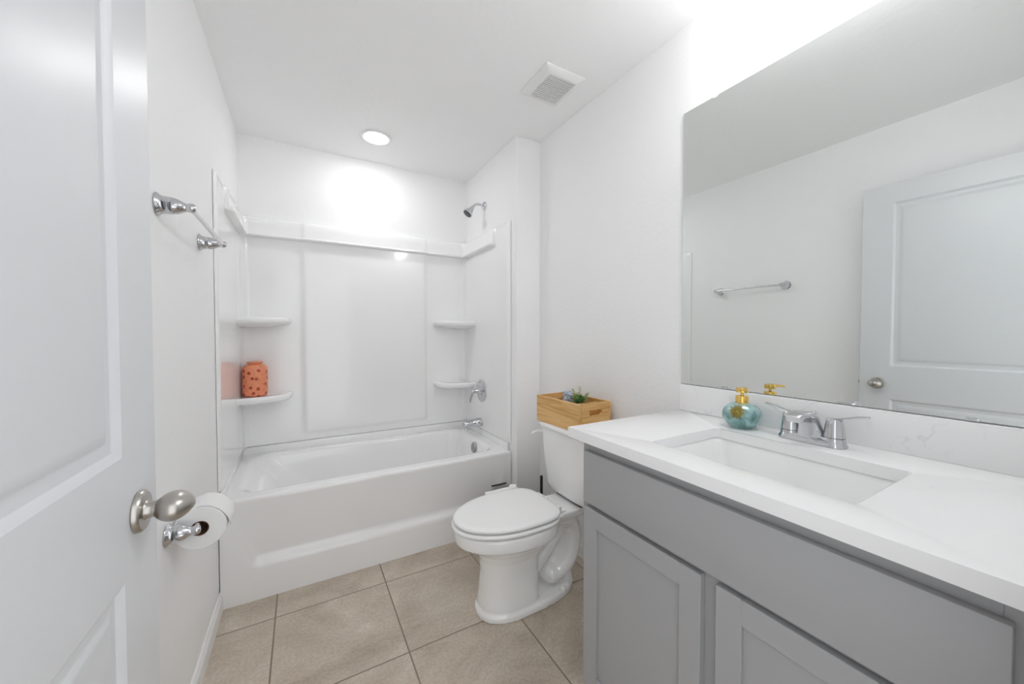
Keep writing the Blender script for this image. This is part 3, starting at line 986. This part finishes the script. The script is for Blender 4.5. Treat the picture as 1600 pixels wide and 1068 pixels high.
for s_ in (-1, 1):
    xa = s_ * cw / 2
    bm = nbox(min(xa, xa - s_ * ct), max(xa, xa - s_ * ct), -cl / 2, cl / 2, 0, chh, 0.0012, 1)
    # box-joint finger lines
    cpart('side_panel', bm, M['wood'])
for s_ in (-1, 1):
    bm = bmesh.new()
    hw_ = cw / 2 - ct - 0.0002
    outer = [(-hw_, 0.001), (hw_, 0.001), (hw_, chh - .0005), (-hw_, chh - .0005)]
    slot = []
    zc, rs, hl = chh * 0.66, 0.0125, 0.030
    for i in range(9):
        a = -PI / 2 + PI * i / 8
        slot.append((hl + rs * math.cos(a), zc + rs * math.sin(a)))
    for i in range(9):
        a = PI / 2 + PI * i / 8
        slot.append((-hl + rs * math.cos(a), zc + rs * math.sin(a)))
    ya = s_ * cl / 2
    plate(bm, outer, [slot], lambda a, b, t: (a, t, b), ya, ya - s_ * ct)
    cpart('end_panel', bm, M['wood_end'])
cpart('bottom', nbox(-cw / 2 + ct, cw / 2 - ct, -cl / 2 + ct, cl / 2 - ct, 0.002, 0.009), M['wood'])
cpart('divider', nbox(-cw / 2 + ct, cw / 2 - ct, -0.092, -0.084, 0.009, chh - 0.014, 0.001, 1), M['wood_end'])
cpart('divider', nbox(-cw / 2 + ct, cw / 2 - ct, 0.100, 0.108, 0.009, chh - 0.014, 0.001, 1), M['wood_end'])

px_, py2, pz0 = CX + 0.022, CY - 0.030, CZ0 + 0.0095
pl = thing('potted_plant', 'small green leafy artificial plant in the wooden crate', 'plant', (px_, py2, pz0))
bm = bmesh.new()
lathe(bm, [(0, 0), (.026, 0), (.031, .082), (.033, .086), (.033, .092), (.029, .092), (.028, .086), (0, .086)], (px_, py2, pz0), n=28, cap0=False, cap1=False)
finish('pot', bm, M['pot'], pl)
bs, bl, bd = bmesh.new(), bmesh.new(), bmesh.new()


def leaf(bm, p, d, ln, wdt):
    d = d.normalized()
    sd = d.cross(Vector((0, 0, 1)))
    if sd.length < 1e-3:
        sd = Vector((1, 0, 0))
    sd.normalize()
    up = sd.cross(d)
    ts = ((0, 0.05), (0.3, 0.85), (0.6, 1.0), (0.85, 0.6), (1.0, 0.05))
    Lr, Rr, Cr = [], [], []
    for t, w_ in ts:
        c = p + d * (ln * t) - up * (ln * 0.25 * t * t)
        Cr.append(bm.verts.new(c - up * 0.0006))
        Lr.append(bm.verts.new(c + sd * wdt * w_ * .5 + up * wdt * .12 * w_))
        Rr.append(bm.verts.new(c - sd * wdt * w_ * .5 + up * wdt * .12 * w_))
    for i in range(len(ts) - 1):
        bm.faces.new((Lr[i], Cr[i], Cr[i + 1], Lr[i + 1]))
        bm.faces.new((Cr[i], Rr[i], Rr[i + 1], Cr[i + 1]))


base = Vector((px_, py2, pz0 + 0.086))
dirs = [(-.15, .35, 1.0, .105), (.1, .05, 1.0, .112), (-.3, -.2, 1.0, .095), (.0, -.62, .95, .110), (-.2, -.95, .85, .112), (.3, -.4, .9, .09), (.25, .45, .9, .08), (-.5, .25, .8, .07)]
for dx_, dy_, dz_, ln_ in dirs:
    d = Vector((dx_, dy_, dz_)).normalized()
    st = [base + d * (ln_ * t) + Vector((0, 0, -0.018 * t * t)) for t in (0, .25, .5, .75, 1)]
    tube(bs, st, [.0014, .0013, .0011, .0009, .0006], 6)
    for k in range(13):
        t = 0.22 + 0.78 * k / 12
        p = base + d * (ln_ * t) + Vector((0, 0, -0.018 * t * t))
        sd = d.cross(Vector((0, 0, 1))).normalized()
        s_ = 1 if k % 2 else -1
        leaf(bl, p, d * 0.7 + sd * s_ * 0.9 + Vector((rnd.uniform(-.3, .3), rnd.uniform(-.3, .3), rnd.uniform(0, .4))), 0.019 - 0.006 * t, 0.0085)
for k in range(75):
    a = rnd.uniform(0, 2 * PI); q = rnd.uniform(0.2, 1.0)
    p = base + Vector((0.026 * q * math.cos(a), 0.034 * q * math.sin(a), rnd.uniform(0.0, 0.06) * (1.1 - q * .5)))
    leaf(bd, p, Vector((math.cos(a), math.sin(a), rnd.uniform(.3, 1.4))), rnd.uniform(.018, .030), rnd.uniform(.009, .014))
finish('stem', bs, M['stem'], pl)
finish('foliage', bl, M['leaf'], pl, normals=False)
finish('base_leaves', bd, M['leaf_dark'], pl, normals=False)

qx, qy = CX + 0.012, CY + 0.046
fb = thing('cloth_bunch', 'pale blue and white ruffled bunch beside the plant in the crate', 'decoration', (qx, qy, pz0))
bm = bmesh.new()
for k in range(11):
    a = 2 * PI * k / 11 + rnd.uniform(-.2, .2)
    tilt = rnd.uniform(.15, .75) if k < 7 else rnd.uniform(.05, .3)
    hgt = rnd.uniform(.150, .182) - 0.02 * tilt
    strip = []
    for i in range(9):
        t = i / 8
        r_ = 0.006 + 0.036 * tilt * (t ** 1.5) + 0.004 * math.sin(t * 9 + k)
        z_ = pz0 + hgt * (t if t < .85 else .85 + (t - .85) * .2)
        wd_ = 0.009 + 0.016 * math.sin(PI * min(1, t * 0.75 + .1))
        c = Vector((qx + r_ * math.cos(a), qy + r_ * math.sin(a), z_))
        sd = Vector((-math.sin(a), math.cos(a), 0))
        cup = Vector((math.cos(a), math.sin(a), 0)) * 0.006 * math.sin(3 * t + k)
        strip.append([c + sd * wd_ * s_ + cup * abs(s_) + Vector((0, 0, 0.004 * math.sin(5 * s_ + k))) for s_ in (-1, -.5, 0, .5, 1)])
    vs = [[bm.verts.new(p) for p in row] for row in strip]
    for i in range(8):
        for j in range(4):
            bm.faces.new((vs[i][j], vs[i][j + 1], vs[i + 1][j + 1], vs[i + 1][j]))
bmesh.ops.solidify(bm, geom=list(bm.faces), thickness=0.0012)
finish('petals', bm, M['cloth'], fb, smooth=60)

# ------------------------------------------------------------------ vanity cabinet
FX = 1.118           # face frame plane
VR_ = F0 + 0.002     # right end
VLc = VL - 0.034     # cabinet left side
cab_top = CZ - 0.031
vc = thing('vanity_cabinet', 'grey shaker vanity cabinet under the white countertop', 'vanity', ((FX + R) / 2, (VL + F0) / 2, 0))
bm = bmesh.new()
t = 0.016
box(bm, FX + 0.019, R - 0.001, VLc - t, VLc, 0, cab_top)
box(bm, FX + 0.019, R - 0.001, VR_, VR_ + t, 0, cab_top)
box(bm, FX + 0.019, R - 0.001, VR_ + t, VLc - t, 0.10, 0.116)
box(bm, R - 0.012, R - 0.001, VR_ + t, VLc - t, 0.116, cab_top)
finish('cabinet_body', bm, M['cabinet'], vc, smooth=0)
bm = bmesh.new()
box(bm, FX, FX + 0.019, VLc - .04, VLc, 0.10, cab_top, 0.0008, 1)
box(bm, FX, FX + 0.019, VR_, VR_ + .062, 0.10, cab_top, 0.0008, 1)
ymid = 0.4825
box(bm, FX, FX + 0.019, ymid - .03, ymid + .03, 0.138, 0.665, 0.0004, 1)
box(bm, FX, FX + 0.019, VR_ + .062, VLc - .04, cab_top - .045, cab_top)
box(bm, FX, FX + 0.019, VR_ + .062, VLc - .04, 0.665, 0.715)
box(bm, FX, FX + 0.019, VR_ + .062, VLc - .04, 0.10, 0.138)
finish('face_frame', bm, M['cabinet'], vc, smooth=0)
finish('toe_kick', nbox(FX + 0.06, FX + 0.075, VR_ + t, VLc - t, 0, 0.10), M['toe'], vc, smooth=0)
DX = FX - 0.019
bm = nbox(DX, FX - 0.0005, 0.084, 0.896, 0.702, 0.862, 0.002, 2)
finish('drawer_front', bm, M['cabinet'], vc)


def shaker(y0, y1, z0, z1):
    sw = 0.054
    bm = bmesh.new()
    box(bm, DX, FX - 0.0005, y0, y0 + sw, z0, z1, 0.0014, 1)
    box(bm, DX, FX - 0.0005, y1 - sw, y1, z0, z1, 0.0014, 1)
    box(bm, DX, FX - 0.0005, y0 + sw, y1 - sw, z0, z0 + sw, 0.0014, 1)
    box(bm, DX, FX - 0.0005, y0 + sw, y1 - sw, z1 - sw, z1, 0.0014, 1)
    d = finish('door', bm, M['cabinet'], vc, smooth=30)
    pb = nbox(DX + 0.009, DX + 0.015, y0 + sw - .003, y1 - sw + .003, z0 + sw - .003, z1 - sw + .003)
    finish('door_panel', pb, M['cabinet'], d, smooth=0)


shaker(0.500, 0.892, 0.118, 0.688)
shaker(0.088, 0.465, 0.118, 0.688)

# ------------------------------------------------------------------ countertop, backsplash, sink
SK = (1.180, 1.490, 0.262, 0.704)
ctp = thing('countertop', 'white quartz countertop with a rectangular sink cutout on the vanity', 'countertop', ((CF + R) / 2, (VL + F0) / 2, cab_top))
bm = bmesh.new()
hole = [(p.x, p.y) for p in rrect(*SK, 0.016, 0, 5, 2)]
a_, b_ = F0 + 0.001, R - 0.0005
outer = [(CF, a_), (b_, a_), (b_, VL), (CF, VL)]
plate(bm, outer, [hole], lambda a, b, t: (a, b, t), cab_top + 0.0003, CZ)
es = [e_ for e_ in bm.edges if len(e_.link_faces) == 2 and e_.calc_face_angle(0) > 1.0 and all(abs(v_.co.z - CZ) < 1e-5 for v_ in e_.verts)]
es += [e_ for e_ in bm.edges if abs(e_.verts[0].co.z - e_.verts[1].co.z) > 0.02 and all(v_.co.x < CF + 1e-4 for v_ in e_.verts)]
bmesh.ops.bevel(bm, geom=es, offset=0.0018, segments=2, profile=0.5, affect='EDGES')
finish('slab', bm, M['quartz'], ctp, smooth=30)
bsp = finish('backsplash', nbox(R - 0.020, R - 0.0005, F0 + 0.001, VL - 0.001, CZ + 0.0002, CZ + 0.1018, 0.0012, 2), M['quartz_veined'], smooth=30)
bsp['label'] = 'white quartz backsplash strip with grey veins behind the faucet'
bsp['category'] = 'backsplash'

sk = thing('sink', 'white rectangular undermount sink set below the countertop', 'sink', ((SK[0] + SK[1]) / 2, (SK[2] + SK[3]) / 2, 0.76))
bm = bmesh.new()
def sr(i, r, z):
    return rrect(SK[0] - .006 + i, SK[1] + .006 - i, SK[2] - .006 + i * 1.15, SK[3] + .006 - i * 1.15, r, z, 7, 6)
zt_ = cab_top - 0.0004
loft(bm, [sr(-.018, .02, zt_ - .012), sr(-.018, .02, zt_), sr(0, .03, zt_), sr(.004, .032, zt_ - .004), sr(.008, .034, zt_ - .014), sr(.013, .036, zt_ - .05), sr(.020, .04, zt_ - .095), sr(.030, .05, zt_ - .118), sr(.05, .06, zt_ - .130), sr(.10, .04, zt_ - .136),
          ], cap0=False, cap1=True)
finish('basin', bm, M['porcelain'], sk, smooth=50)
bm = bmesh.new()
lathe(bm, [(.030, 0), (.030, .003), (.024, .004), (.016, .006), (0, .008)], ((SK[0] + SK[1]) / 2 + .03, .483, zt_ - .1365), n=28, cap1=False)
finish('drain', bm, M['chrome'], sk)

# ------------------------------------------------------------------ faucet
fx, fy, fz = 1.566, 0.478, CZ + 0.0003
fc = thing('faucet', 'chrome two-handle centerset faucet behind the sink', 'faucet', (fx, fy, fz))
bm = bmesh.new()
def fr_(i, z, pinch):
    pts = rrect(fx - .029 + i, fx + .027 - i, fy - .079 + i, fy + .079 - i, .026 - i * .5, z, 8, 10)
    return [Vector((fx + (p.x - fx) * (1 - pinch * (1 - min(1, abs(p.y - fy) / .06) ** 2)), p.y, p.z)) for p in pts]
loft(bm, [fr_(0, fz, 0), fr_(0, fz + .006, 0), fr_(.003, fz + .013, .05), fr_(.006, fz + .019, .1), fr_(.010, fz + .021, .1)])
finish('base_plate', bm, M['chrome'], fc, smooth=35)
for s_ in (1, -1):
    yy = fy + s_ * 0.0508
    bm = bmesh.new()
    lathe(bm, [(.0262, .006), (.0245, .016), (.0237, .0250)], (fx, yy, fz), n=36)
    finish('handle_base', bm, M['chrome'], fc)
    bm = bmesh.new()
    lathe(bm, [(.0222, .0248), (.0222, .0268)], (fx, yy, fz), n=36)
    finish('ring', bm, M['black'], fc)
    bm = bmesh.new()
    lathe(bm, [(.0237, .0266), (.0228, .036), (.0202, .058), (.0190, .070), (.0165, .0745), (0, .076)], (fx, yy, fz), n=36, cap1=False)
    hnd = finish('handle', bm, M['chrome'], fc)
    bm = bmesh.new()
    rows = []
    for tt, hw_, dz in ((0, .015, .068), (.2, .0155, .0735), (.45, .0135, .079), (.75, .0115, .0865), (1.0, .0095, .0895), (1.04, .006, .0893)):
        yv = yy + s_ * (-.014 + .080 * tt)
        xv = fx + 0.004 * tt
        th_ = .0032 if tt > .1 else .006
        rows.append([Vector((xv + hw_ * c, yv, fz + dz + th_ * s2)) for c, s2 in ((-1, 0), (-.7, .8), (0, 1), (.7, .8), (1, 0), (.7, -.8), (0, -1), (-.7, -.8))])
    loft(bm, rows)
    finish('lever', bm, M['chrome'], hnd)
bm = bmesh.new()   # spout: wide flared foot rising, then reaching forward over the sink
rows = [(-.002, .008, .034, .020), (-.003, .024, .030, .0195), (-.008, .046, .0255, .018), (-.020, .066, .0225, .0155), (-.040, .079, .0205, .0125), (-.064, .0835, .0195, .0110), (-.086, .0820, .0190, .0105), (-.104, .0765, .0185, .0105), (-.107, .0750, .017, .009)]
rings = []
for i, (u, z, hy, ht) in enumerate(rows):
    a = rows[max(0, i - 1)]; b = rows[min(len(rows) - 1, i + 1)]
    tx, tz = b[0] - a[0], b[1] - a[1]
    l_ = math.hypot(tx, tz); nx_, nz_ = tz / l_, -tx / l_
    rings.append([])
    for k in range(32):
        an = 2 * PI * k / 32
        cy_, cn_ = math.cos(an), math.sin(an)
        cy_ = math.copysign(abs(cy_) ** .45, cy_); cn_ = math.copysign(abs(cn_) ** .45, cn_)
        rings[-1].append(Vector((fx + u + nx_ * ht * cn_, fy + hy * cy_, fz + z + nz_ * ht * cn_)))
loft(bm, rings)
finish('spout', bm, M['chrome'], fc, smooth=45)
bm = bmesh.new()
lathe(bm, [(.0025, 0), (.0025, .022), (.0055, .025), (.0068, .030), (.0045, .034), (0, .0345)], (fx + .010, fy, fz + .052), n=16, cap1=False)
finish('pop_up_rod', bm, M['chrome'], fc)

# ------------------------------------------------------------------ soap dispenser
ox, oy, oz = 1.568, 0.668, CZ + 0.0003
so = thing('soap_dispenser', 'round teal glass soap dispenser with a gold pump on the countertop', 'soap dispenser', (ox, oy, oz))
bm = bmesh.new()
prof = []
for i in range(0, 27):
    a = -PI / 2 + PI * i / 26
    r = 0.0555 * math.cos(a) ** 0.62 if math.cos(a) > 1e-6 else 0
    z = 0.040 + 0.040 * math.sin(a)
    if r < 0.016 and i > 13:
        r = 0.016
    if r < 0.030 and i < 13:
        r = 0.030
    prof.append((r, max(z, 0.0)))
prof[-1] = (0.0155, 0.082)
lathe(bm, prof, (ox, oy, oz), n=96, radial=lambda a, h: 1 + 0.016 * math.cos(14 * a) * min(1, max(0, math.sin(PI * min(1, max(0, h / .08))))))
finish('bottle', bm, M['teal'], so, smooth=50)
bm = bmesh.new()
lathe(bm, [(.0185, .080), (.0185, .100), (.0175, .102), (.0065, .1025), (.0055, .1035)], (ox, oy, oz), n=32)
finish('collar', bm, M['gold'], so)
bm = bmesh.new()
lathe(bm, [(.0048, .102), (.0048, .113)], (ox, oy, oz), n=16)
lathe(bm, [(.0165, .112), (.0172, .114), (.0172, .126), (.0165, .128), (0, .1285)], (ox, oy, oz), n=32, cap1=False)
nd = Vector((-.86, -.50, 0)).normalized()
c0 = Vector((ox, oy, oz + .121))
tube(bm, [c0 + nd * .010, c0 + nd * .030 + Vector((0, 0, .001)), c0 + nd * .046 + Vector((0, 0, -.001)), c0 + nd * .049 + Vector((0, 0, -.004))], [.0042, .004, .0035, .003], 12)
finish('pump', bm, M['gold'], so)
bm = bmesh.new()   # dried-gold tassel flower on the front
fc_ = Vector((-.90, -.43, .22)).normalized()
tcn = Vector((ox, oy, oz + .050)) + Vector((-.90, -.43, 0)).normalized() * 0.052
tcn = tcn + Vector((-.003, .010, .006))
ax_, uu, vv = frame_of(fc_)
for k in range(60):
    a = 2 * PI * k / 60 + rnd.uniform(-.05, .05)
    ln_ = rnd.uniform(.018, .0255)
    d = (uu * math.cos(a) + vv * math.sin(a))
    p0 = tcn + ax_ * rnd.uniform(.000, .006)
    tube(bm, [p0, p0 + d * ln_ * .6 + ax_ * .002, p0 + d * ln_ - ax_ * .003], [.0011, .0010, .0005], 5)
lathe(bm, [(.004, 0), (.006, .003), (.004, .008), (0, .009)], tcn, fc_, 12, cap1=False)
finish('tassel_flower', bm, M['tassel'], so)

# ------------------------------------------------------------------ mirror and the light above it
MY1, MY0, MZ0, MZ1 = 0.952, 0.036, 1.0315, 2.0985
mi = thing('mirror', 'large frameless wall mirror above the vanity backsplash', 'mirror', (R, (MY0 + MY1) / 2, MZ0))
bm = nbox(R - 0.006, R - 0.0008, MY0, MY1, MZ0, MZ1)
bmesh.ops.recalc_face_normals(bm, faces=bm.faces)
for f in bm.faces:
    f.material_index = 0 if f.normal.x < -0.9 else 1
finish('glass', bm, [M['mirror'], M['mirror_edge']], mi, smooth=0)
for y_, z_, top in ((0.826, MZ1, 1), (0.16, MZ1, 1)):
    bm = bmesh.new()
    lathe(bm, [(.0115, .0005), (.0115, .007), (.009, .0095), (0, .010)], (R - .0002, y_, z_ + 0.004 * top), (-1, 0, 0), 24, cap1=False)
    finish('mirror_clip', bm, M['clip'], mi)
for y_ in (0.776, 0.208):
    bm = bmesh.new()
    box(bm, R - .0095, R - .0062, y_ - .011, y_ + .011, MZ0 - .001, MZ0 + .007, .0012, 2)
    finish('mirror_clip', bm, M['chrome'], mi)

LY, LZ = 0.48, 2.345
vl = thing('vanity_light', 'three-shade vanity light on the wall above the mirror', 'wall light', (R, LY, LZ))
finish('back_plate', nbox(R - 0.020, R - 0.0005, LY - .17, LY + .17, LZ - .03, LZ + .03, .006), M['nickel'], vl)
for k in (-1, 0, 1):
    yy = LY + k * 0.125
    bm = bmesh.new()
    tube(bm, catmull([(R - .018, yy, LZ), (R - .08, yy, LZ + .018), (R - .155, yy, LZ + .014), (R - .165, yy, LZ + .002)], 5), .006, 12)
    finish('arm', bm, M['nickel'], vl)
    bm = bmesh.new()
    lathe(bm, [(.0, .002), (.030, .0), (.032, -.012), (.030, -.014), (.0, -.014)], (R - .165, yy, LZ), n=32, cap0=False, cap1=False)
    finish('socket_cap', bm, M['nickel'], vl)
    bm = bmesh.new()
    lathe(bm, [(.030, -.0145), (.038, -.03), (.044, -.06), (.045, -.078), (.040, -.080), (.0, -.080)], (R - .165, yy, LZ), n=32, cap1=False)
    finish('shade', bm, M['shade'], vl)
